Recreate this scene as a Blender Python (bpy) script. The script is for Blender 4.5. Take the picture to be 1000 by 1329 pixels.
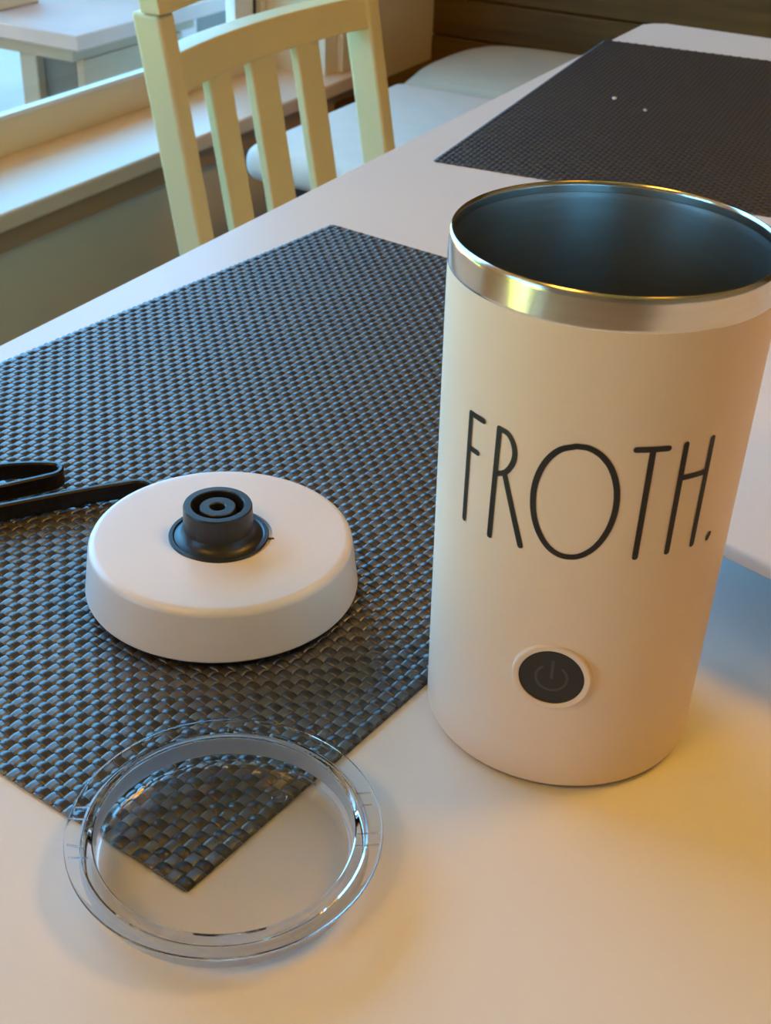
import bpy, bmesh, math, random
from mathutils import Vector, Matrix

random.seed(7)
for o in list(bpy.data.objects):
    bpy.data.objects.remove(o, do_unlink=True)
scene = bpy.context.scene
C = scene.collection
PI = math.pi

# ------------------------------------------------------------------ camera
# World axes: X to the right across the table, Y along the table's left edge, Z up.
# The table's left edge is x = 0 and its top is z = 0.75.
F_PX = 1717.8
cam_d = bpy.data.cameras.new('camera')
cam_d.sensor_fit = 'HORIZONTAL'
cam_d.sensor_width = 36.0
cam_d.lens = F_PX / 1000.0 * 36.0
cam_d.clip_start = 0.01
cam_d.dof.use_dof = True
cam_d.dof.focus_distance = 0.47
cam_d.dof.aperture_fstop = 48.0
cam = bpy.data.objects.new('camera', cam_d)
C.objects.link(cam)
right = Vector((0.872763, 0.486934, 0.034353))
upv = Vector((-0.282851, 0.447107, 0.848581))
back = Vector((0.397844, -0.750327, 0.527948))
m = Matrix((right, upv, back)).transposed().to_4x4()
m.translation = Vector((0.461808, 0.0, 1.04))
cam.matrix_world = m
scene.camera = cam

# ------------------------------------------------------------------ sky, sun, lamps
SKY_STRENGTH = 7.0
world = bpy.data.worlds.new('sky')
scene.world = world
world.use_nodes = True
wn = world.node_tree.nodes
wn['Background'].inputs['Color'].default_value = (0.17, 0.535, 1.0, 1)
wn['Background'].inputs['Strength'].default_value = SKY_STRENGTH

sun_d = bpy.data.lights.new('sun', 'SUN')
sun_d.energy = 45.0
sun_d.color = (1.0, 0.88, 0.62)
sun_d.angle = math.radians(0.6)
sun = bpy.data.objects.new('sun', sun_d)
C.objects.link(sun)
sun.rotation_euler = Vector((-0.35, 0.50, -0.79)).to_track_quat('-Z', 'Y').to_euler()

LAMP_COL = (1.0, 0.46, 0.045)
LAMP_A = 15.0          # ceiling light above the table
LAMP_B = 12.5          # ceiling light behind the camera
LAMP_D = 1.5          # ceiling light right of the table

scene.view_settings.view_transform = 'Standard'
scene.view_settings.look = 'None'
scene.view_settings.gamma = 1.0
scene.view_settings.use_curve_mapping = False
scene.view_settings.exposure = 0.14
scene.cycles.max_bounces = 12
scene.cycles.transparent_max_bounces = 16
scene.cycles.transmission_bounces = 12
scene.cycles.sample_clamp_indirect = 6.0
scene.cycles.use_denoising = True

def portal(name, loc, sx, sz):
    d = bpy.data.lights.new(name, 'AREA')
    d.shape = 'RECTANGLE'; d.size = sx; d.size_y = sz
    d.cycles.is_portal = True
    o = bpy.data.objects.new(name, d); C.objects.link(o)
    o.location = loc
    o.rotation_euler = Vector((1, 0, 0)).to_track_quat('-Z', 'Z').to_euler()
    return o

def lamp(name, loc, w, r, col):
    d = bpy.data.lights.new(name, 'POINT')
    d.energy = w; d.color = col; d.shadow_soft_size = r
    o = bpy.data.objects.new(name, d); C.objects.link(o); o.location = loc
    return o

# ------------------------------------------------------------------ materials
def mat(name, col, rough=0.5, metal=0.0, spec=0.5, noise=0.0, nscale=40.0, bump=0.0, bscale=200.0,
        coat=0.0, stretch=None, sheen=0.0, ior=1.5):
    M = bpy.data.materials.new(name)
    M.use_nodes = True
    nt = M.node_tree; N = nt.nodes; L = nt.links
    b = N['Principled BSDF']
    b.inputs['Base Color'].default_value = (*col, 1)
    b.inputs['Roughness'].default_value = rough
    b.inputs['Metallic'].default_value = metal
    b.inputs['Specular IOR Level'].default_value = spec
    b.inputs['Coat Weight'].default_value = coat
    b.inputs['IOR'].default_value = ior
    b.inputs['Sheen Weight'].default_value = sheen
    tc = N.new('ShaderNodeTexCoord')
    vec = tc.outputs['Object']
    if stretch:
        mp = N.new('ShaderNodeMapping'); mp.inputs['Scale'].default_value = stretch
        L.new(vec, mp.inputs['Vector']); vec = mp.outputs['Vector']
    if noise > 0:
        t = N.new('ShaderNodeTexNoise'); t.inputs['Scale'].default_value = nscale
        t.inputs['Detail'].default_value = 4
        L.new(vec, t.inputs['Vector'])
        r = N.new('ShaderNodeValToRGB')
        r.color_ramp.elements[0].position = 0.3; r.color_ramp.elements[1].position = 0.7
        r.color_ramp.elements[0].color = (*[c * (1 - noise) for c in col], 1)
        r.color_ramp.elements[1].color = (*[min(1, c * (1 + noise)) for c in col], 1)
        L.new(t.outputs['Fac'], r.inputs['Fac']); L.new(r.outputs['Color'], b.inputs['Base Color'])
    if bump > 0:
        t2 = N.new('ShaderNodeTexNoise'); t2.inputs['Scale'].default_value = bscale
        t2.inputs['Detail'].default_value = 2
        L.new(vec, t2.inputs['Vector'])
        bp = N.new('ShaderNodeBump'); bp.inputs['Strength'].default_value = bump
        bp.inputs['Distance'].default_value = 0.001
        L.new(t2.outputs['Fac'], bp.inputs['Height']); L.new(bp.outputs['Normal'], b.inputs['Normal'])
    return M

def glass(name, ior=1.49, rough=0.0, col=(1, 1, 1)):
    M = bpy.data.materials.new(name); M.use_nodes = True
    b = M.node_tree.nodes['Principled BSDF']
    b.inputs['Base Color'].default_value = (*col, 1)
    b.inputs['Roughness'].default_value = rough
    b.inputs['IOR'].default_value = ior
    b.inputs['Transmission Weight'].default_value = 1.0
    return M

def pane_mat(name):
    """thin window glazing: mostly see-through with a Fresnel reflection"""
    M = bpy.data.materials.new(name); M.use_nodes = True
    nt = M.node_tree; N = nt.nodes; L = nt.links
    N.remove(N['Principled BSDF'])
    tr = N.new('ShaderNodeBsdfTransparent'); tr.inputs['Color'].default_value = (0.93, 0.97, 0.97, 1)
    gl = N.new('ShaderNodeBsdfGlossy'); gl.inputs['Roughness'].default_value = 0.02
    fr = N.new('ShaderNodeFresnel'); fr.inputs['IOR'].default_value = 1.35
    mx = N.new('ShaderNodeMixShader')
    ge = N.new('ShaderNodeNewGeometry')
    iv = N.new('ShaderNodeMath'); iv.operation = 'SUBTRACT'; iv.inputs[0].default_value = 1.0
    L.new(ge.outputs['Backfacing'], iv.inputs[1])
    mu = N.new('ShaderNodeMath'); mu.operation = 'MULTIPLY'
    L.new(fr.outputs['Fac'], mu.inputs[0]); L.new(iv.outputs['Value'], mu.inputs[1])
    L.new(mu.outputs['Value'], mx.inputs['Fac']); L.new(tr.outputs['BSDF'], mx.inputs[1]); L.new(gl.outputs['BSDF'], mx.inputs[2])
    L.new(mx.outputs['Shader'], N['Material Output'].inputs['Surface'])
    return M

TABLE = mat('cream_laminate', (0.745, 0.74, 0.725), rough=0.34, spec=0.5, noise=0.012, nscale=9, bump=0.02, bscale=500)
CREAM = mat('cream_painted_wood', (0.76, 0.67, 0.36), rough=0.42, noise=0.02, nscale=14, stretch=(1, 1, 0.15))
SILL = mat('cream_painted_sill', (0.76, 0.58, 0.45), rough=0.36, noise=0.02, nscale=8)
TRIMC = mat('cream_window_trim', (0.80, 0.70, 0.50), rough=0.5, noise=0.02, nscale=8)
BEAD = mat('white_glazing_bead', (0.82, 0.84, 0.84), rough=0.4)
APRON = mat('shaded_sill_apron', (0.46, 0.28, 0.16), rough=0.5, noise=0.12, nscale=10, stretch=(1, 0.15, 1))  # brown stands in for cream trim lying in shadow
WALLP = mat('taupe_wall_paint', (0.70, 0.63, 0.52), rough=0.8, noise=0.02, nscale=6, bump=0.05, bscale=150)
ROOMW = mat('warm_room_wall', (0.36, 0.25, 0.15), rough=0.85, bump=0.05, bscale=150)
CEIL = mat('ceiling_paint', (0.60, 0.50, 0.38), rough=0.9)
FLOOR = mat('oak_floor', (0.50, 0.36, 0.22), rough=0.4, noise=0.2, nscale=5, stretch=(4, 0.5, 1))
DARKW = mat('dark_brown_wood', (0.120, 0.062, 0.010), rough=0.55, spec=0.25, noise=0.25, nscale=9, stretch=(0.6, 1, 6))
STRIP = mat('charcoal_vinyl_strand', (0.046, 0.043, 0.043), rough=0.42, spec=0.5, ior=2.3, noise=0.12, nscale=60)
STRIPR = mat('charcoal_vinyl_ribbed_strand', (0.026, 0.026, 0.030), rough=0.36, spec=0.5, ior=1.75, noise=0.12, nscale=60)
BODY = mat('matte_cream_enamel', (0.87, 0.70, 0.56), rough=0.42, spec=0.4, bump=0.03, bscale=900)
STEEL = mat('brushed_steel', (0.74, 0.71, 0.65), rough=0.17, metal=1.0, noise=0.04, nscale=60, stretch=(1, 1, 12))
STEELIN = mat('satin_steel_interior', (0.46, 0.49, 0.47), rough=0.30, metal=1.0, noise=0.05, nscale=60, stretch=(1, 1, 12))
INK = mat('black_print_ink', (0.012, 0.010, 0.009), rough=0.45)
BTN = mat('black_button_plastic', (0.011, 0.012, 0.011), rough=0.35)
SYMB = mat('grey_print', (0.060, 0.062, 0.058), rough=0.5)
BASEP = mat('white_base_plastic', (0.78, 0.735, 0.71), rough=0.30, spec=0.7)
BLKP = mat('black_plastic', (0.020, 0.021, 0.023), rough=0.36, bump=0.03, bscale=900)
BLKG = mat('black_recess', (0.006, 0.006, 0.007), rough=0.5)
CORD = mat('glossy_black_cord', (0.010, 0.010, 0.011), rough=0.22)
TRAY = mat('white_tray_glaze', (0.80, 0.76, 0.73), rough=0.3)
LID = glass('clear_acrylic', 1.36)
RIB = glass('clear_acrylic_rib', 1.2, rough=0.15, col=(0.82, 0.80, 0.86))
SEAL = glass('translucent_silicone', 1.41, 0.45, (0.86, 0.89, 0.92))
SEAL.node_tree.nodes['Principled BSDF'].inputs['Transmission Weight'].default_value = 0.55
PANE = pane_mat('window_glass')
SEATF = mat('pale_grey_upholstery', (0.72, 0.66, 0.58), rough=0.8, noise=0.03, nscale=30, bump=0.15, bscale=500, sheen=0.1)
CUSHF = mat('beige_cushion_fabric', (0.50, 0.47, 0.37), rough=0.9, noise=0.05, nscale=20, bump=0.2, bscale=400, sheen=0.1)
LEGD = mat('black_green_metal', (0.022, 0.030, 0.027), rough=0.45)
CRUMB = mat('pale_crumb', (0.75, 0.72, 0.66), rough=0.8)
OUTW = mat('weathered_pale_wood', (0.50, 0.27, 0.20), rough=0.6, noise=0.06, nscale=8)
OUTD = mat('dark_brown_panel', (0.14, 0.085, 0.055), rough=0.7, noise=0.08, nscale=5)
OUTL = mat('tan_wood', (0.42, 0.24, 0.14), rough=0.8, noise=0.08, nscale=5)
STONE = mat('tan_block', (0.55, 0.24, 0.11), rough=0.8, noise=0.1, nscale=20)
DECK = mat('tan_deck_boards', (0.42, 0.24, 0.15), rough=0.7, noise=0.08, nscale=4)
LAWN = mat('sunlit_lawn', (0.30, 0.33, 0.05), rough=0.9, noise=0.3, nscale=3)
LEAF = mat('hedge_leaf', (0.12, 0.19, 0.04), rough=0.7, noise=0.3, nscale=6)
TRUNK = mat('bark', (0.10, 0.07, 0.045), rough=0.9)
LAMPSH = mat('lamp_cord', (0.05, 0.05, 0.05), rough=0.6)

# ------------------------------------------------------------------ helpers
def link(name, me, M, parent=None, smooth=False):
    if smooth:
        for p in me.polygons:
            p.use_smooth = True
    if M is not None and not me.materials:
        me.materials.append(M)
    o = bpy.data.objects.new(name, me)
    C.objects.link(o)
    if parent is not None:
        o.parent = parent
    return o

def obj(name, bm, M, parent=None, smooth=False, loc=None):
    bmesh.ops.recalc_face_normals(bm, faces=bm.faces[:])
    me = bpy.data.meshes.new(name)
    bm.to_mesh(me); bm.free()
    o = link(name, me, M, parent, smooth)
    if smooth:
        me.set_sharp_from_angle(angle=math.radians(32))
    if loc is not None:
        o.location = loc
    return o

def thing(name, label, cat, loc=(0, 0, 0), rotz=0.0, group=None):
    o = bpy.data.objects.new(name, None)
    o.empty_display_size = 0.05
    C.objects.link(o)
    o.location = loc; o.rotation_euler = (0, 0, rotz)
    return tag(o, label, cat, group)

def tag(o, label, cat, group=None):
    o['label'] = label; o['category'] = cat
    if group:
        o['group'] = group
    return o

def struct(o):
    o['kind'] = 'structure'
    return o

def add_box(bm, x0, x1, y0, y1, z0, z1, bev=0.0, seg=2):
    r = bmesh.ops.create_cube(bm, size=1.0)
    vs = r['verts']
    for v in vs:
        v.co = Vector((x0 + (v.co.x + .5) * (x1 - x0), y0 + (v.co.y + .5) * (y1 - y0), z0 + (v.co.z + .5) * (z1 - z0)))
    if bev > 0:
        es = {e for v in vs for e in v.link_edges}
        bmesh.ops.bevel(bm, geom=list(es), offset=bev, segments=seg, affect='EDGES', profile=0.5)
    return vs

def box(name, M, parent, x0, x1, y0, y1, z0, z1, bev=0.0, seg=2):
    bm = bmesh.new(); add_box(bm, x0, x1, y0, y1, z0, z1, bev, seg)
    return obj(name, bm, M, parent)

def lathe(prof, n=96, closed=False):
    """spin a list of (r, z); r = 0 gives a pole"""
    bm = bmesh.new()
    rings = []
    for r, z in prof:
        if r < 1e-7:
            rings.append([bm.verts.new((0, 0, z))])
        else:
            rings.append([bm.verts.new((r * math.cos(2 * PI * k / n), r * math.sin(2 * PI * k / n), z)) for k in range(n)])
    pairs = list(zip(rings[:-1], rings[1:]))
    if closed:
        pairs.append((rings[-1], rings[0]))
    for a, b in pairs:
        for k in range(n):
            k2 = (k + 1) % n
            if len(a) == 1 and len(b) == 1:
                continue
            if len(a) == 1:
                bm.faces.new((a[0], b[k], b[k2]))
            elif len(b) == 1:
                bm.faces.new((a[k], a[k2], b[0]))
            else:
                bm.faces.new((a[k], a[k2], b[k2], b[k]))
    return bm

def fillet(p0, p1, p2, r, n=5):
    """round the corner p1 of a profile"""
    a = Vector(p0) - Vector(p1); b = Vector(p2) - Vector(p1)
    a.normalize(); b.normalize()
    ang = a.angle(b); d = r / math.tan(ang / 2)
    q0 = Vector(p1) + a * d; q1 = Vector(p1) + b * d
    cdir = (a + b).normalized(); c = Vector(p1) + cdir * (r / math.sin(ang / 2))
    u = q0 - c; w = q1 - c
    out = []
    for k in range(n + 1):
        t = k / n
        v = (u * (1 - t) + w * t)
        v = v.normalized() * r
        out.append(tuple(c + v))
    return out

def sweep(path, prof, up=Vector((0, 0, 1)), cap=True):
    """sweep a closed 2-D profile (side, up) along a polyline"""
    bm = bmesh.new(); rings = []
    n = len(path)
    for i, p in enumerate(path):
        t = (path[min(i + 1, n - 1)] - path[max(i - 1, 0)]).normalized()
        s = t.cross(up)
        if s.length < 1e-6:
            s = Vector((1, 0, 0))
        s.normalize(); u = s.cross(t).normalized()
        rings.append([bm.verts.new(p + s * a + u * b) for a, b in prof])
    for a, b in zip(rings[:-1], rings[1:]):
        for k in range(len(prof)):
            k2 = (k + 1) % len(prof)
            bm.faces.new((a[k], a[k2], b[k2], b[k]))
    if cap:
        bm.faces.new(rings[0]); bm.faces.new(list(reversed(rings[-1])))
    return bm

def catmull(pts, n=8):
    P = [Vector(p) for p in pts]
    P = [P[0] * 2 - P[1]] + P + [P[-1] * 2 - P[-2]]
    out = []
    for i in range(1, len(P) - 2):
        for k in range(n):
            t = k / n
            a, b, c, d = P[i - 1], P[i], P[i + 1], P[i + 2]
            out.append(0.5 * ((2 * b) + (c - a) * t + (2 * a - 5 * b + 4 * c - d) * t * t + (3 * b - a - 3 * c + d) * t ** 3))
    out.append(P[-2])
    return out

# ------------------------------------------------------------------ room shell
XW = -0.80      # inner face of the window wall
XO = -0.95      # outer face
ZC = 2.45
YB, YF, XR = 2.50, -2.60, 2.60
W_Y0, W_Y1, W_Z0, W_Z1 = 0.0, 2.13, 0.421, 2.15     # window opening
D_Y0, D_Y1, D_Z1 = -2.25, -0.65, 2.05                # patio door opening

struct(box('floor', FLOOR, None, XO, XR + .1, YF - .1, YB + .1, -0.06, 0.0))
struct(box('ceiling', CEIL, None, XO - .35, XR + .1, YF - .1, YB + .1, ZC, ZC + 0.12))
bm = bmesh.new()
add_box(bm, XO, XW, YF - .1, D_Y0, 0, ZC)
add_box(bm, XO, XW, D_Y0, D_Y1, D_Z1, ZC)
add_box(bm, XO, XW, D_Y1, W_Y0, 0, ZC)
add_box(bm, XO, XW, W_Y0, W_Y1, 0, W_Z0)
add_box(bm, XO, XW, W_Y0, W_Y1, W_Z1, ZC)
add_box(bm, XO, XW, W_Y1, YB + .1, 0, ZC)
struct(obj('wall_left', bm, WALLP))
wb = struct(box('wall_back', DARKW, None, XW, XR + .1, YB + 0.015, YB + 0.1, 0, ZC))
# horizontal wood planks on the back wall, each its own piece
pl_me = None
z = 0.033
k = 0
while z < 1.25:
    if pl_me is None:
        bm = bmesh.new(); add_box(bm, XW + .001, XR, YB - 0.004, YB + 0.016, -0.0366, 0.0366, 0.003, 2)
        o = obj('plank', bm, DARKW, wb); pl_me = o.data
    else:
        o = link('plank', pl_me, DARKW, wb)
    o.location = (0, (0.0, 0.0022, -0.0015)[k % 3], z)
    z += 0.0755; k += 1
struct(box('wall_front', ROOMW, None, XW, XR + .1, YF - .1, YF, 0, ZC))
struct(box('wall_right', ROOMW, None, XR, XR + .1, YF, YB, 0, ZC))

# window in the left wall
win = struct(bpy.data.objects.new('window_1', None)); C.objects.link(win)
XG = -0.93
bm = bmesh.new(); add_box(bm, XG, -0.76, W_Y0 - .05, W_Y1 + .06, 0.421, 0.4459, 0.004, 2)
obj('sill', bm, SILL, win)
box('apron', APRON, win, -0.80, -0.782, W_Y0 - .04, W_Y1 + .05, 0.3835, 0.421, 0.002)
box('frame_ledge', TRIMC, win, XG - .02, XG, W_Y0, W_Y1, 0.421, 0.4965, 0.002)
box('frame_head', TRIMC, win, XG - .02, XG, W_Y0, W_Y1, W_Z1 - .06, W_Z1, 0.002)
box('glazing_bead', BEAD, win, XG - .012, XG + .004, W_Y0, W_Y1 - .09, 0.4965, 0.5035, 0.001)
box('side_sash', BEAD, win, XG - .018, XG + .003, 1.988, 2.043, 0.5035, W_Z1 - .06, 0.002)
box('weather_strip', LEGD, win, XG - .02, XG - .004, 2.043, 2.062, 0.5035, W_Z1 - .06)
box('side_frame', TRIMC, win, XG - .02, XG + .006, 2.062, 2.080, 0.4965, W_Z1 - .06, 0.001)
box('side_frame', TRIMC, win, XG - .02, XG + .004, W_Y0, W_Y0 + .06, 0.4965, W_Z1 - .06, 0.002)
box('jamb', TRIMC, win, XG, XW, W_Y1 - .05, W_Y1 - .001, 0.4459, W_Z1)
box('casing', TRIMC, win, XW, XW + .014, W_Y1 - .012, W_Y1 + .075, 0.4459, W_Z1 + .08, 0.002)
box('casing', TRIMC, win, XW, XW + .014, W_Y0 - .075, W_Y0, 0.4459, W_Z1 + .08, 0.002)
box('casing', TRIMC, win, XW, XW + .014, W_Y0, W_Y1 - .012, W_Z1, W_Z1 + .08, 0.002)
box('pane', PANE, win, XG - .008, XG - .005, W_Y0 + .06, 1.988, 0.5035, W_Z1 - .06)
portal('window_portal', (XO - .02, (W_Y0 + 1.99) / 2, (0.50 + W_Z1) / 2), 1.99 - W_Y0, 1.65)

# patio door nearer the camera, in the same wall
dr = struct(bpy.data.objects.new('door_1', None)); C.objects.link(dr)
for (a, b) in ((D_Y0, D_Y0 + .07), (D_Y1 - .07, D_Y1), ((D_Y0 + D_Y1) / 2 - .04, (D_Y0 + D_Y1) / 2 + .04)):
    box('door_stile', BEAD, dr, -0.92, -0.87, a, b, 0.0, D_Z1, 0.002)
box('door_rail', BEAD, dr, -0.918, -0.872, D_Y0 + .07, D_Y1 - .07, 0.0, 0.08)
box('door_rail', BEAD, dr, -0.918, -0.872, D_Y0 + .07, D_Y1 - .07, D_Z1 - .08, D_Z1)
box('pane', PANE, dr, -0.898, -0.894, D_Y0 + .07, (D_Y0 + D_Y1) / 2 - .04, 0.08, D_Z1 - .08)
box('pane', PANE, dr, -0.898, -0.894, (D_Y0 + D_Y1) / 2 + .04, D_Y1 - .07, 0.08, D_Z1 - .08)
portal('door_portal', (XO - .02, (D_Y0 + D_Y1) / 2, D_Z1 / 2), D_Y1 - D_Y0, D_Z1)

# flush ceiling lights of the room (above and behind the camera)
def ceiling_light(x, y, w, size, label):
    t = thing('ceiling_light', label, 'lamp', (x, y, ZC), 0)
    r = size / 2
    obj('frame', lathe([(r + .005, 0), (r + .03, 0), (r + .03, -.045), (r + .005, -.045)], 48, closed=True), LAMPSH, t, True)
    d = bpy.data.lights.new('lamp', 'AREA'); d.shape = 'DISK'; d.size = size; d.energy = w; d.color = LAMP_COL
    o = bpy.data.objects.new('lamp', d); C.objects.link(o); o.parent = t; o.location = (0, 0, -.04)
ceiling_light(1.10, 1.05, LAMP_A, 0.60, 'round flush ceiling light above the table')
ceiling_light(-0.05, -1.00, LAMP_B, 0.60, 'round flush ceiling light behind the camera')
ceiling_light(1.50, -0.30, LAMP_D, 0.60, 'round flush ceiling light right of the table')

# ------------------------------------------------------------------ outdoors
struct(box('ground_lawn', LAWN, None, -30, -4.55, -20, 25, -1.25, -1.2))
struct(box('ground_patio', DECK, None, -4.5, XO - .001, 0.0, 14.0, -0.16, -0.06))
struct(box('ground_bed', LAWN, None, -4.55, XO - .001, -12, 0.0, -1.25, -1.2))
def blob(name, M, parent, c, r, sub=3, amp=0.16):
    bm = bmesh.new(); bmesh.ops.create_icosphere(bm, subdivisions=sub, radius=1.0)
    for v in bm.verts:
        q = v.co.copy()
        d = 1 + amp * (math.sin(7 * q.x + 3 * q.z) * math.sin(6 * q.y + 1) + random.uniform(-.5, .5))
        v.co = Vector((c[0] + q.x * r[0] * d, c[1] + q.y * r[1] * d, c[2] + q.z * r[2] * d))
    return obj(name, bm, M, parent)
for i, (x, y, r_, h) in enumerate([(-8.5, -10.5, 1.5, 2.6), (-8.0, -5.8, 1.9, 3.0), (-9.0, -1.4, 1.5, 2.4)]):
    t = thing('garden_bush', ['round garden bush left of the others past the patio door', 'largest garden bush past the patio door',
              'smallest garden bush past the patio door'][i], 'bush', (x, y, -1.2), 0, 'bushes beyond the lawn')
    obj('trunk', lathe([(0, 0), (.12, 0), (.09, .5), (0, .5)], 12), TRUNK, t)
    blob('foliage', LEAF, t, (0, 0, h / 2 + .3), (r_, r_, h / 2))

rf = struct(box('sun_shade_roof', ROOMW, None, -2.9, -0.9, -0.4, 7.0, 3.40, 3.50))  # added roof and posts, unseen, keep sun off the patio ground
for py in (0.0, 6.8):
    box('sun_shade_post', BEAD, rf, -2.85, -2.75, py, py + .1, -.06, 3.40)
# added porch roof, out of view, blocks sky light through the patio door
pr = struct(box('sky_block_roof', ROOMW, None, -2.6, XO - .001, -3.6, -0.45, 2.25, 2.35))
box('sky_block_post', BEAD, pr, -2.58, -2.48, -3.5, -3.4, -1.2, 2.25)
box('sky_block_post', BEAD, pr, -2.58, -2.48, -0.62, -0.52, -1.2, 2.25)

# pale patio bench seen through the window
pb = thing('patio_bench', 'blue-grey slab-topped patio bench outside the window', 'bench', (-1.3, 2.0, -0.06))
z0 = 0.06
box('bench_top', OUTW, pb, -1.15, 0.0, 0.0, .50, 0.4614 - .030 + z0, 0.4614 + z0, 0.003)
box('apron', OUTL, pb, -1.08, -.06, .05, .45, 0.395 + z0, 0.4614 - .030 + z0)
box('leg', OUTL, pb, -.205, -.160, .055, .10, 0.0, 0.395 + z0, 0.003)
box('leg', OUTL, pb, -.205, -.160, 0.41, 0.455, 0.0, 0.395 + z0, 0.003)
box('leg', OUTL, pb, -1.07, -1.02, .055, .10, 0.0, 0.395 + z0, 0.003)
box('leg', OUTL, pb, -1.07, -1.02, 0.41, 0.455, 0.0, 0.395 + z0, 0.003)
box('gap_shade_panel', OUTD, pb, -.160, -.075, .075, .095, 0.0, 0.395 + z0, 0.002)  # dark board stands in for the shaded gap beside the leg
box('side_panel', OUTL, pb, -.075, -.055, .075, .40, 0.0, 0.395 + z0, 0.002)
bl = box('stone_block', STONE, None, -1.72, -1.558, 2.06, 2.19, 0.4614, 0.56, 0.006, 2)
tag(bl, 'tan block resting on the patio bench outside the window', 'block')
pc = thing('storage_chest', 'grey patio storage chest with a paler corner post outside the window', 'chest', (-1.5, 2.5, -0.06))
box('chest_body', OUTD, pc, -.55, -.012, .13, .62, 0.0, 0.62, 0.004)
box('corner_post', OUTW, pc, -.10, 0.0, .02, .15, 0.0, 0.64, 0.004)
box('chest_lid', OUTD, pc, -.57, .004, .02, .64, 0.64, 0.665, 0.004)
obj('knob', lathe([(0, 0), (.008, 0), (.01, .006), (.006, .012), (0, .013)], 16), LEGD, pc, True, (0.0, .075, .45)).rotation_euler = (0, PI / 2, 0)

# ------------------------------------------------------------------ dining table
tb = thing('dining_table', 'cream rectangular dining table with rounded corners under the placemats', 'table', (0, 0, 0))
TX1, TY0, TY1, TZ = 0.95, 0.05, 1.423, 0.75
bm = bmesh.new()
rc = 0.018
ring = []
for cx, cy, a0 in ((TX1 - rc, TY1 - rc, 0), (rc, TY1 - rc, 90), (rc, TY0 + rc, 180), (TX1 - rc, TY0 + rc, 270)):
    for k in range(9):
        a = math.radians(a0 + 90 * k / 8); ring.append((cx + rc * math.cos(a), cy + rc * math.sin(a)))
lo = [bm.verts.new((x, y, TZ - .028)) for x, y in ring]; hi = [bm.verts.new((x, y, TZ)) for x, y in ring]
bm.faces.new(hi); bm.faces.new(list(reversed(lo)))
for k in range(len(ring)):
    k2 = (k + 1) % len(ring); bm.faces.new((lo[k], lo[k2], hi[k2], hi[k]))
es = [e for e in bm.edges if all(abs(v.co.z - TZ) < 1e-6 for v in e.verts)]
bmesh.ops.bevel(bm, geom=es, offset=0.0035, segments=3, affect='EDGES', profile=0.5)
obj('tabletop', bm, TABLE, tb)
bm = bmesh.new()
add_box(bm, .06, TX1 - .06, TY0 + .06, TY0 + .08, .64, .722); add_box(bm, .06, TX1 - .06, TY1 - .08, TY1 - .06, .64, .722)
add_box(bm, .06, .08, TY0 + .08, TY1 - .08, .64, .722); add_box(bm, TX1 - .08, TX1 - .06, TY0 + .08, TY1 - .08, .64, .722)
obj('apron', bm, TABLE, tb)
for x in (.05, TX1 - .11):
    for y in (TY0 + .05, TY1 - .11):
        box('leg', TABLE, tb, x, x + .06, y, y + .06, 0, .722, .004)

# ------------------------------------------------------------------ woven placemats
PL, PS = 0.004237, 0.003885      # pitch across the long strands / across the short strands
NL, NS = 72, 117                 # number of long / short strands
def strand_mesh(name, length, n_cross, pitch, width, over0, ribbed, spc=4):
    """a flat tape running along +X from 0, weaving over and under n_cross others"""
    bm = bmesh.new()
    if ribbed:
        cross = []
        nr = 9
        for k in range(nr):
            u = -1 + 2 * k / (nr - 1)
            cross.append((u * width / 2, 0.00062 * (1 - abs(u) ** 2.6) - 0.00012 + (0.00013 if k % 2 else -0.00004)))
        cross += [(width / 2, -.0003), (-width / 2, -.0003)]
    else:
        cross = [(-width / 2, -.00010), (-width / 2 * .84, .00030), (-width * .2, .00034), (0, .00030), (width * .2, .00034), (width / 2 * .84, .00030), (width / 2, -.00010),
                 (width / 2, -.0002), (-width / 2, -.0002)]
    rings = []
    n = n_cross * spc
    for i in range(n + 1):
        t = i / spc
        s = math.sin(PI * t)                              # zero crossing between cells
        s = math.copysign(abs(s) ** (0.85 if ribbed else 0.45), s) * (1 if over0 else -1)
        x = t * pitch
        if i == 0: x -= 0.0006
        if i == n: x += 0.0006
        z = (0.00062 if ribbed else 0.00026) * s
        rings.append([bm.verts.new((x, a, z + b)) for a, b in cross])
    m_ = len(cross)
    for a, b in zip(rings[:-1], rings[1:]):
        for k in range(m_):
            k2 = (k + 1) % m_
            bm.faces.new((a[k], b[k], b[k2], a[k2]))
    bm.faces.new(rings[0]); bm.faces.new(list(reversed(rings[-1])))
    bmesh.ops.recalc_face_normals(bm, faces=bm.faces[:])
    me = bpy.data.meshes.new(name); bm.to_mesh(me); bm.free()
    for p in me.polygons: p.use_smooth = True
    return me

LM = [strand_mesh('long_strand', .4545, NS, PS, PL * 0.93, k == 0, False) for k in (0, 1)]
SM = [strand_mesh('short_strand', .305, NL, PL, PS * 0.98, k == 1, True) for k in (0, 1)]
for me in LM: me.materials.append(STRIP)
for me in SM: me.materials.append(STRIPR)
ZM = TZ + 0.00075                # mid-plane of the weave
MAT_TOP = TZ + 0.0018

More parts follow.
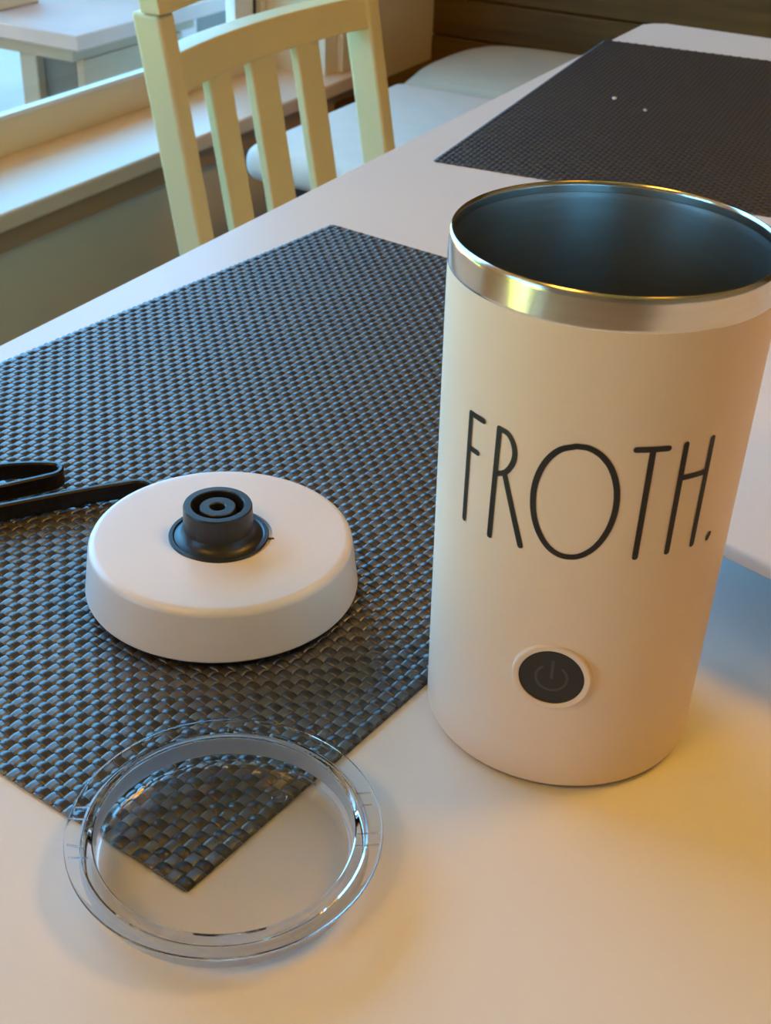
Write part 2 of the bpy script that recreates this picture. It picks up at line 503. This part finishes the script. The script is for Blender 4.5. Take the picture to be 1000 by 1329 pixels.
def placemat(label, A, ang, stuff):
    """A = far-left corner; ang = direction of the long side (radians)"""
    t = thing('woven_placemat', label, 'placemat', (A[0], A[1], ZM), ang, 'woven placemats on the cream table')
    # local frame: +X along the long side pointing away from the camera; strands run from x = -NS*PS to 0
    parts = []
    for i in range(NL):
        parts.append((LM[i % 2], Matrix.Translation((-NS * PS, -(i + .5) * PL, 0))))
    for j in range(NS):
        parts.append((SM[j % 2], Matrix.Translation((-NS * PS + (j + .5) * PS, 0, 0)) @ Matrix.Rotation(-PI / 2, 4, 'Z')))
    if not stuff:
        for me, M4 in parts:
            o = bpy.data.objects.new('strand', me); C.objects.link(o); o.parent = t; o.matrix_local = M4
    else:
        bm = bmesh.new()
        for me, M4 in parts:
            n0 = len(bm.verts)
            bm.from_mesh(me)
            bm.verts.ensure_lookup_table()
            bmesh.ops.transform(bm, matrix=M4, verts=bm.verts[n0:])
        me = bpy.data.meshes.new('weave'); bm.to_mesh(me); bm.free()
        o = link('weave', me, STRIPR, t, True); o['kind'] = 'stuff'
    return t
placemat('charcoal woven placemat under the white power base, its near corner beneath the clear lid', (0.0480, 0.6930), math.radians(82.953), False)
# low-polygon strands for the far mat, whose weave is too fine to pick apart
LM = [strand_mesh('long_strand_far', .4545, NS, PS, PL * 0.93, k == 0, False, 3) for k in (0, 1)]
SM = [strand_mesh('short_strand_far', .305, NL, PL, PS * 0.98, k == 1, True, 3) for k in (0, 1)]
E = Vector((0.039, 0.851)); a2 = math.radians(95.428)
far_left = E + Vector((math.cos(a2), math.sin(a2))) * (NS * PS)
placemat('empty charcoal woven placemat at the far end of the table, two crumbs on it', far_left, a2, True)

# two crumbs on the far mat
for k, (x, y, s) in enumerate([(0.0867, 1.0898, .0022), (0.121, 1.0706, .0017)]):
    bm = bmesh.new(); bmesh.ops.create_icosphere(bm, subdivisions=2, radius=s)
    for v in bm.verts:
        v.co *= random.uniform(.75, 1.1); v.co.z *= .7
    o = obj('crumb', bm, CRUMB, None, True, (x, y, MAT_TOP + s * .45))
    tag(o, ['larger white crumb on the far placemat, left of the other', 'smaller white crumb on the far placemat, right of the other'][k], 'crumb', 'crumbs on the far placemat')

# ------------------------------------------------------------------ milk frother jug
CUP = Vector((0.3513, 0.3368, TZ))
H, HB, R0, R1 = 0.16597, 0.1565, 0.04352, 0.04606
def rz(z): return R0 + (R1 - R0) * z / H
fr = thing('milk_frother', 'tall cream milk frother jug with steel rim, lettering and power button, standing on the table', 'frother', CUP)
prof = [(0, 0.0012), (R0 - .0035, 0.0012)] + fillet((R0 - .0035, .0012), (rz(0), .0012), (rz(.01), .01), 0.0022, 5) + \
       [(rz(z), z) for z in (0.02, 0.05, 0.09, 0.13, 0.15)] + [(rz(HB) - .0001, HB), (rz(HB) - .0018, HB + .0001), (rz(HB) - .0016, HB - .004), (rz(.02) - .0016, .012), (0, .012)]
obj('body', lathe(prof, 160), BODY, fr, True)
# normals: sharp look is fine, keep an inner foot
obj('foot_ring', lathe([(0, 0), (R0 - .0042, 0), (R0 - .0030, .0012), (0, .0012)], 96), BLKP, fr, True)
rb = R1 - .0002
prof = [(rb - .0014, HB - .003), (rb - .0004, HB - .0012), (rb - .0001, HB - .0004), (rb, HB), (rb, HB + .0006), (rb, H - .0020), (rb, H - .0013), (rb - .0002, H - .0006), (rb - .0006, H - .0001), (rb - .0010, H - .0001), (rb - .0014, H - .0006), (rb - .0015, H - .0014), (rb - .0018, HB - .003)]
obj('steel_band', lathe(prof, 160, closed=True), STEEL, fr, True)
prof = [(R1 - .0016, H - .0012), (R1 - .0018, H - .004), (rz(.08) - .0034, .08), (rz(.03) - .0036, .030), (rz(.02) - .006, .022), (rz(.02) - .010, .0195), (.012, .0190), (0, .0190),
        (0, .0180), (rz(.02) - .010, .0182), (rz(.02) - .005, .021), (rz(.03) - .0030, .030), (rz(.08) - .0028, .08), (R1 - .0022, H - .006), (R1 - .00185, H - .0035)]
obj('steel_liner', lathe(prof, 160), STEELIN, fr, True)
obj('whisk_hub', lathe([(0, .019), (.009, .019), (.008, .024), (.004, .027), (0, .0275)], 40), BLKP, fr, True)

def on_cup(th, zmm, off=0.0):
    a = math.radians(th); z_ = zmm / 1000.0; r = rz(z_) + off
    return Vector((r * math.cos(a), r * math.sin(a), z_))
def stroke(bm, pts, w, closed=False, off=0.00018):
    """pts are (theta deg, z mm) on the jug wall; a raised ribbon of width w with round ends"""
    rr = 0.0446
    P = [Vector((math.radians(t) * rr, z_ / 1000.0)) for t, z_ in pts]
    # densify
    Q = []
    m_ = len(P)
    for i in range(m_ if closed else m_ - 1):
        a, b = P[i], P[(i + 1) % m_]
        n = max(1, int((b - a).length / 0.0022))
        for k in range(n): Q.append(a.lerp(b, k / n))
    if not closed: Q.append(P[-1])
    def surf(q, o):
        z_ = q.y; a = q.x / rr; r = rz(z_) + o
        return Vector((r * math.cos(a), r * math.sin(a), z_))
    n = len(Q); L = []; Rr = []
    for i in range(n):
        if closed: t = Q[(i + 1) % n] - Q[i - 1]
        else: t = Q[min(i + 1, n - 1)] - Q[max(i - 1, 0)]
        t.normalize(); s = Vector((-t.y, t.x))
        L.append(bm.verts.new(surf(Q[i] + s * w / 2, off))); Rr.append(bm.verts.new(surf(Q[i] - s * w / 2, off)))
    rng = range(n if closed else n - 1)
    for i in rng:
        j = (i + 1) % n
        bm.faces.new((L[i], Rr[i], Rr[j], L[j]))
    if not closed:
        for e, (i, sgn) in enumerate(((0, -1), (n - 1, 1))):
            t = (Q[1] - Q[0]) if i == 0 else (Q[-1] - Q[-2])
            t.normalize(); s = Vector((-t.y, t.x))
            c = bm.verts.new(surf(Q[i], off))
            arc = [bm.verts.new(surf(Q[i] + s * math.cos(PI * k / 6) * w / 2 + t * sgn * math.sin(PI * k / 6) * w / 2, off)) for k in range(7)]
            for k in range(6): bm.faces.new((c, arc[k], arc[k + 1]))

def arcpts(pts, n=6):
    return [tuple(p) for p in catmull([(a, b, 0) for a, b in pts], n)]
lw = 0.00175
LET = {
 'F': [[(-117.9, 121.9), (-118.3, 87.4)], [(-117.9, 121.9), (-111.3, 121.7)], [(-118.0, 111.1), (-113.2, 111.0)]],
 'R': [[(-103.9, 121.9), (-104.7, 87.1)], [(-100.3, 108.9), (-91.6, 87.9)]],
 'O': [],
 'T': [[(-56.0, 123.2), (-44.8, 123.1)], [(-50.2, 122.9), (-50.4, 88.8)]],
 'H': [[(-38.1, 123.5), (-38.1, 89.1)], [(-26.8, 123.4), (-26.8, 89.2)], [(-37.9, 113.06), (-27.2, 113.04)]],
 '.': [[(-17.4, 89.9), (-18.1, 88.7)]],
}
RB = [(-103.9, 121.9), (-100.2, 121.3), (-97.8, 118.9), (-96.9, 115.7), (-97.7, 112.4), (-100.2, 109.3), (-104.1, 107.7)]
OO = [(-75.68, 123.01), (-71.5, 122.9), (-67.28, 121.1), (-63.6, 117.6), (-61.1, 112.7), (-60.06, 107.6), (-60.3, 102.3), (-61.9, 97.1), (-64.95, 92.4), (-69.4, 89.1), (-73.9, 88.0),
      (-78.2, 88.5), (-82.16, 90.7), (-85.8, 95.0), (-88.0, 100.4), (-88.6, 106.5), (-87.5, 112.3), (-84.9, 117.4), (-80.9, 121.2)]
for ch, sts in LET.items():
    bm = bmesh.new()
    for s_ in sts: stroke(bm, [(a, b) for a, b in s_], lw)
    if ch == 'R': stroke(bm, [(p[0], p[1]) for p in arcpts(RB)], lw * .95)
    if ch == 'O':
        cl = arcpts(OO + OO[:1], 4)[:-1]
        stroke(bm, [(p[0], p[1]) for p in cl], lw, closed=True)
    obj('letter' if ch != '.' else 'full_stop', bm, INK, fr)

# power button: a flat round pad facing outward
TH = math.radians(-74.4)
bt = bpy.data.objects.new('power_button', None); C.objects.link(bt); bt.parent = fr
rbn = rz(.0449)
bt.matrix_local = Matrix.Translation((rbn * math.cos(TH), rbn * math.sin(TH), .0449)) @ Matrix.Rotation(TH, 4, 'Z') @ Matrix.Rotation(PI / 2, 4, 'Y')
obj('bezel', lathe([(.0097, -.002), (.0097, .00045), (.0100, .0006), (.0113, .0006), (.0117, .0003), (.0119, -.0022)], 72, closed=True), BODY, bt, True)
obj('button_face', lathe([(0, .00025), (.0092, .00025), (.0097, .0001), (.0097, -.002), (0, -.002)], 72), BTN, bt, False)
# power symbol: ring open at the top and a bar (local -X is up on the jug)
bm = bmesh.new()
def flat_ribbon(bm, pts, w, z_):
    n = len(pts); prev = None
    for i in range(n):
        t = Vector(pts[min(i + 1, n - 1)]) - Vector(pts[max(i - 1, 0)]); t.normalize(); s = Vector((-t.y, t.x)) * w / 2
        p = Vector(pts[i]); a = bm.verts.new((p.x + s.x, p.y + s.y, z_)); b = bm.verts.new((p.x - s.x, p.y - s.y, z_))
        if prev: bm.faces.new((prev[0], prev[1], b, a))
        prev = (a, b)
flat_ribbon(bm, [(-.0046 * math.cos(math.radians(a)), .0046 * math.sin(math.radians(a))) for a in range(36, 325, 8)], .0008, .00033)
flat_ribbon(bm, [(-.0062, 0), (-.0050, 0), (.0004, 0)], .0009, .00033)
obj('power_symbol', bm, SYMB, bt)

# ------------------------------------------------------------------ power base with cord
BC = Vector((0.2182, 0.3316, MAT_TOP))
RBB, RBT, HBASE = 0.0505, 0.0470, 0.0225
pbz = thing('power_base', 'round white plug-in power base with black centre connector on the near placemat', 'appliance base', BC)
prof = [(0, .0018), (RBB - .0025, .0018), (RBB - .0004, .0024)]
prof += [(RBB, .0031), (RBB - .00018, .0040)]
prof += fillet((RBB, .003), (RBT + .0010, HBASE), (0, HBASE), 0.0032, 8)
prof += [(RBT - .0042, HBASE), (.0187, HBASE), (.0187, HBASE - .001), (0, HBASE - .001)]
obj('housing', lathe(prof, 144), BASEP, pbz, True)
obj('rubber_foot', lathe([(0, 0), (RBB - .0038, 0), (RBB - .003, .0006), (RBB - .003, .0020), (0, .0020)], 96), BLKP, pbz, True)
cx0 = (-.0008, -.0004)
zt = HBASE - .0004
obj('connector_skirt', lathe([(0, zt), (.0182, zt), (.0184, zt + .0005), (.0181, zt + .0010), (.0168, zt + .0010), (.0162, zt + .0006), (.0150, zt + .0009), (.0135, zt + .0022), (.0128, zt + .0042), (0, zt + .0042)], 96), BLKP, pbz, True, (*cx0, 0))
prof = [(0, zt + .003), (.0128, zt + .003), (.01255, zt + .0128), (.0122, zt + .0135), (.0098, zt + .0135), (.0095, zt + .0131), (.0094, zt + .006), (.0067, zt + .006), (.0066, zt + .0123), (.0063, zt + .0126),
        (.0031, zt + .0126), (.0027, zt + .0122), (.0026, zt + .005), (0, zt + .005)]
obj('connector_post', lathe(prof, 96), BLKP, pbz, False, (*cx0, 0))
bm = bmesh.new(); add_box(bm, .0178, .0205, -.0004, .0004, zt, zt + .0008, .0002, 1)
o = obj('alignment_mark', bm, BLKP, pbz, False, (*cx0, 0)); o.rotation_euler = (0, 0, math.radians(24))

# flat cord standing on edge, folded once
cz = MAT_TOP + .0041
path = [(0.1735, 0.3520), (0.163, 0.3640), (0.1537, 0.3665), (0.1460, 0.3590), (0.1365, 0.3470), (0.1268, 0.3335), (0.1179, 0.3210), (0.100, 0.296), (0.088, 0.277), (0.079, 0.270), (0.074, 0.276), (0.079, 0.289), (0.096, 0.3130),
        (0.1055, 0.3275), (0.1130, 0.3385), (0.1190, 0.3470), (0.1212, 0.3518), (0.1198, 0.3556), (0.1160, 0.3570), (0.1100, 0.3540), (0.1030, 0.3490), (0.0965, 0.3430), (0.080, 0.325), (0.055, 0.295), (0.030, 0.262), (0.010, 0.235)]
pts = catmull([(x, y, cz) for x, y in path], 6)
for i, p in enumerate(pts):
    if i > 70: p.z += .0012 * min(1, (i - 70) / 20) * (1 if i < 130 else max(0, 1 - (i - 130) / 12))
hw, hh = .0012, .0039
prof = [(-hw, -hh * .8), (-hw * .5, -hh), (hw * .5, -hh), (hw, -hh * .8), (hw, -hh * .12), (hw * .93, 0), (hw, hh * .12), (hw, hh * .8), (hw * .5, hh), (-hw * .5, hh), (-hw, hh * .8), (-hw, hh * .12), (-hw * .93, 0), (-hw, -hh * .12)]
bm = sweep(pts, prof)
for v in bm.verts: v.co -= BC
obj('power_cord', bm, CORD, pbz, True)

# ------------------------------------------------------------------ clear lid
LC = Vector((0.2968, 0.2213, TZ + 0.0012))
ld = thing('clear_lid', 'clear plastic lid lying on the table with its edge over the placemat corner', 'lid', LC)
nrm = Vector((0.0211, -0.0245, 1.0)).normalized()
ld.rotation_mode = 'QUATERNION'
ld.rotation_quaternion = Vector((0, 0, 1)).rotation_difference(nrm)
LR, LH = 0.0451, 0.0119
prof = [(0, .0015), (.0346, .0015), (.0352, .0015)] + [(.0362, .0021), (.0366, .0032)] + [(.0371, LH - .0006), (.0375, LH - .0001), (.0379, LH), (.0383, LH), (LR - .0012, LH), (LR - .0008, LH), (LR - .0002, LH - .0002), (LR, LH - .0008), (LR - .0002, LH - .0014), (LR - .0008, LH - .0016), (LR - .0012, LH - .0016),
        (.0414, LH - .0016), (.0408, LH - .0016), (.0402, LH - .0020), (.0398, .0012), (.0394, .0003), (.0386, 0), (.038, 0), (0, 0)]
obj('lid_shell', lathe(prof, 160), LID, ld, True)
for (xa, ya, xb, yb) in [(-0.0409, -0.0171, -0.0370, -0.0142), (-0.0393, -0.0210, -0.0345, -0.0183), (-0.0334, -0.0288, -0.0284, -0.0272), (-0.0300, -0.0322, -0.0253, -0.0295), (0.0255, 0.0302, 0.0292, 0.0327),
                         (0.0295, 0.0270, 0.0318, 0.0288), (0.0338, 0.0168, 0.0387, 0.0204), (0.0356, 0.0127, 0.0410, 0.0166), (-0.0233, 0.0350, -0.0216, 0.0322)]:
    bm = sweep([Vector((xa, ya, LH + .00022)), Vector((xb, yb, LH + .00022))], [(-.00018, -.0002), (.00018, -.0002), (.00012, .0002), (-.00012, .0002)])
    obj('rib', bm, RIB, ld)
obj('seal_ring', lathe([(.0401, .0022), (.0411, .0026), (.0413, .0034), (.0409, .0048), (.0413, .0062), (.0411, .0080), (.0401, .0088)], 128, closed=True), SEAL, ld, True)
obj('moulding_nub', lathe([(.0007, .00155), (.0020, .00155), (.0024, .0019), (.0019, .0023), (.0011, .0022), (.0008, .0018)], 32, closed=True), RIB, ld, True, (0.0016, 0.0256, 0))

# ------------------------------------------------------------------ white raised tray at the right
t = thing('raised_tray', 'white rectangular tray on a low foot, right of the frother', 'tray', (0.303, 0.4237, TZ), math.atan2(-.28, .96))
bm = bmesh.new(); add_box(bm, 0, .34, 0, .21, .0340, .0405, .0022, 3)
obj('tray_plate', bm, TRAY, t, True)
obj('foot', (lambda b: (add_box(b, .13, .27, .08, .165, 0, .0341, .003, 2), b)[1])(bmesh.new()), TRAY, t)

# ------------------------------------------------------------------ dining chair pushed up to the table's left side
def fx(z_): return -0.36 - 0.18 * (z_ - 0.70)      # front plane of the leaning back
ch = thing('dining_chair', 'cream painted slat-back dining chair facing the left side of the table', 'chair', (0, 0, 0))
PD = 0.034
def lean_box(name, y0, y1, z0_, z1_, d0, d1, bev=.003):
    bm = bmesh.new(); add_box(bm, 0, 1, y0, y1, z0_, z1_)
    for v in bm.verts:
        v.co.x = fx(v.co.z) - (d1 if v.co.x < .5 else d0)
    bmesh.ops.bevel(bm, geom=bm.edges[:], offset=bev, segments=2, affect='EDGES', profile=.5)
    return obj(name, bm, CREAM, ch)
for (y0, y1, pd) in ((1.064, 1.0895, PD), (1.459, 1.4855, .038)):
    # rear leg runs up into the back post
    bm = bmesh.new()
    secs = [(0.0, -0.36), (0.20, -0.335), (0.42, fx(.42) + .0), (0.45, fx(.45)), (0.60, fx(.60)), (0.765, fx(.765))]
    rings = []
    for z_, x_ in secs:
        rings.append([bm.verts.new(q) for q in ((x_, y0, z_), (x_, y1, z_), (x_ - pd, y1, z_), (x_ - pd, y0, z_))])
    for a, b in zip(rings[:-1], rings[1:]):
        for k in range(4): bm.faces.new((a[k], a[(k + 1) % 4], b[(k + 1) % 4], b[k]))
    bm.faces.new(rings[0]); bm.faces.new(rings[-1])
    bmesh.ops.recalc_face_normals(bm, faces=bm.faces[:])
    es = [e for e in bm.edges if len(e.link_faces) == 2 and e.calc_face_angle() > .8]
    bmesh.ops.bevel(bm, geom=es, offset=.004, segments=3, affect='EDGES', profile=.5)
    obj('back_post', bm, CREAM, ch)
def bow(y): 
    u = (y - 1.2745) / .19
    return .020 * max(0, 1 - u * u)
def rail(name, y0, y1, za, zb, depth, off, arch=0.0):
    n = 24; bm = bmesh.new(); rings = []
    for k in range(n + 1):
        y = y0 + (y1 - y0) * k / n; b_ = bow(y) + off
        u = (y - 1.2745) / .19
        zt_ = zb + arch * (1 - u * u)
        rings.append([bm.verts.new(q) for q in ((fx(za) - b_, y, za), (fx(zt_) - b_, y, zt_), (fx(zt_) - b_ - depth, y, zt_), (fx(za) - b_ - depth, y, za))])
    for a, b in zip(rings[:-1], rings[1:]):
        for k in range(4): bm.faces.new((a[k], a[(k + 1) % 4], b[(k + 1) % 4], b[k]))
    bm.faces.new(rings[0]); bm.faces.new(rings[-1])
    bmesh.ops.recalc_face_normals(bm, faces=bm.faces[:])
    es = [e for e in bm.edges if len(e.link_faces) == 2 and e.calc_face_angle() > .8]
    bmesh.ops.bevel(bm, geom=es, offset=.0015, segments=2, affect='EDGES', profile=.5)
    return obj(name, bm, CREAM, ch)
rail('lower_rail', 1.086, 1.462, .6885, .7255, .028, .003)
rail('crest_rail', 1.062, 1.4875, .7655, .850, .024, -.004, .012)
for (y0, y1) in ((1.150, 1.189), (1.236, 1.284), (1.326, 1.373)):
    b_ = bow((y0 + y1) / 2) + .005
    lean_box('slat', y0, y1, .455, .692, b_, b_ + .011, .002)
bm = bmesh.new(); add_box(bm, -.322, .03, 1.066, 1.484, .430, .462, .012, 3)
obj('seat', bm, CREAM, ch)
box('bottom_rail', CREAM, ch, -.350, -.330, 1.0895, 1.459, .468, .498, .002)
for y in (1.075, 1.437):
    box('front_leg', CREAM, ch, -.012, .022, y, y + .036, 0, .4305, .003)

# ------------------------------------------------------------------ stool and corner bench beyond the chair
st = thing('upholstered_stool', 'pale grey upholstered stool with dark legs, beyond the slat-back chair', 'stool', (-.42, 1.815, 0))
bm = bmesh.new(); add_box(bm, -.22, .22, -.235, .235, .415, .470, .024, 5)
for v in bm.verts:
    if v.co.z > .45: v.co.z += .006 * (1 - (v.co.x / .22) ** 2) * (1 - (v.co.y / .235) ** 2)
obj('seat', bm, SEATF, st, True)
box('seat_frame', LEGD, st, -.195, .195, -.21, .21, .385, .4155, .002)
for sx in (-1, 1):
    for sy in (-1, 1):
        bm = lathe([(0, 0), (.011, 0), (.017, .386), (0, .386)], 20)
        obj('leg', bm, LEGD, st, True, (sx * .175, sy * .19, 0))
cb = thing('corner_bench', 'dark brown wooden bench along the back wall, under the beige cushion', 'bench', (0, 0, 0))
box('bench_seat', DARKW, cb, XW + .001, 0.9, 2.085, YB - .006, .375, .400, .003)
box('bench_front', DARKW, cb, XW + .001, 0.9, 2.10, 2.12, 0, .375, .002)
bm = bmesh.new()
nx, ny = 36, 20
cxm, cym, hx, hy = -.19, 2.275, .50, .185
gt = [[None] * (ny + 1) for _ in range(nx + 1)]; gb = [[None] * (ny + 1) for _ in range(nx + 1)]
for i in range(nx + 1):
    for j in range(ny + 1):
        u, v_ = -1 + 2 * i / nx, -1 + 2 * j / ny
        # squircle outline
        uu, vv = u, v_
        k_ = 1 - .05 * (u * u * v_ * v_)
        d = (1 - abs(u) ** 8) * (1 - abs(v_) ** 5)
        x, y = cxm + hx * uu * k_, cym + hy * vv * k_
        top = .435 + .042 * d ** .5
        gt[i][j] = bm.verts.new((x, y, top))
        edge = i in (0, nx) or j in (0, ny)
        gb[i][j] = gt[i][j] if edge else bm.verts.new((x, y, .435 - .034 * d ** .4))
for i in range(nx):
    for j in range(ny):
        bm.faces.new((gt[i][j], gt[i + 1][j], gt[i + 1][j + 1], gt[i][j + 1]))
        q = (gb[i][j], gb[i][j + 1], gb[i + 1][j + 1], gb[i + 1][j])
        if len(set(q)) == 4:
            try: bm.faces.new(q)
            except ValueError: pass
o = obj('bench_cushion', bm, CUSHF, None, True)
tag(o, 'puffy beige cushion on the dark bench against the back wall', 'cushion')
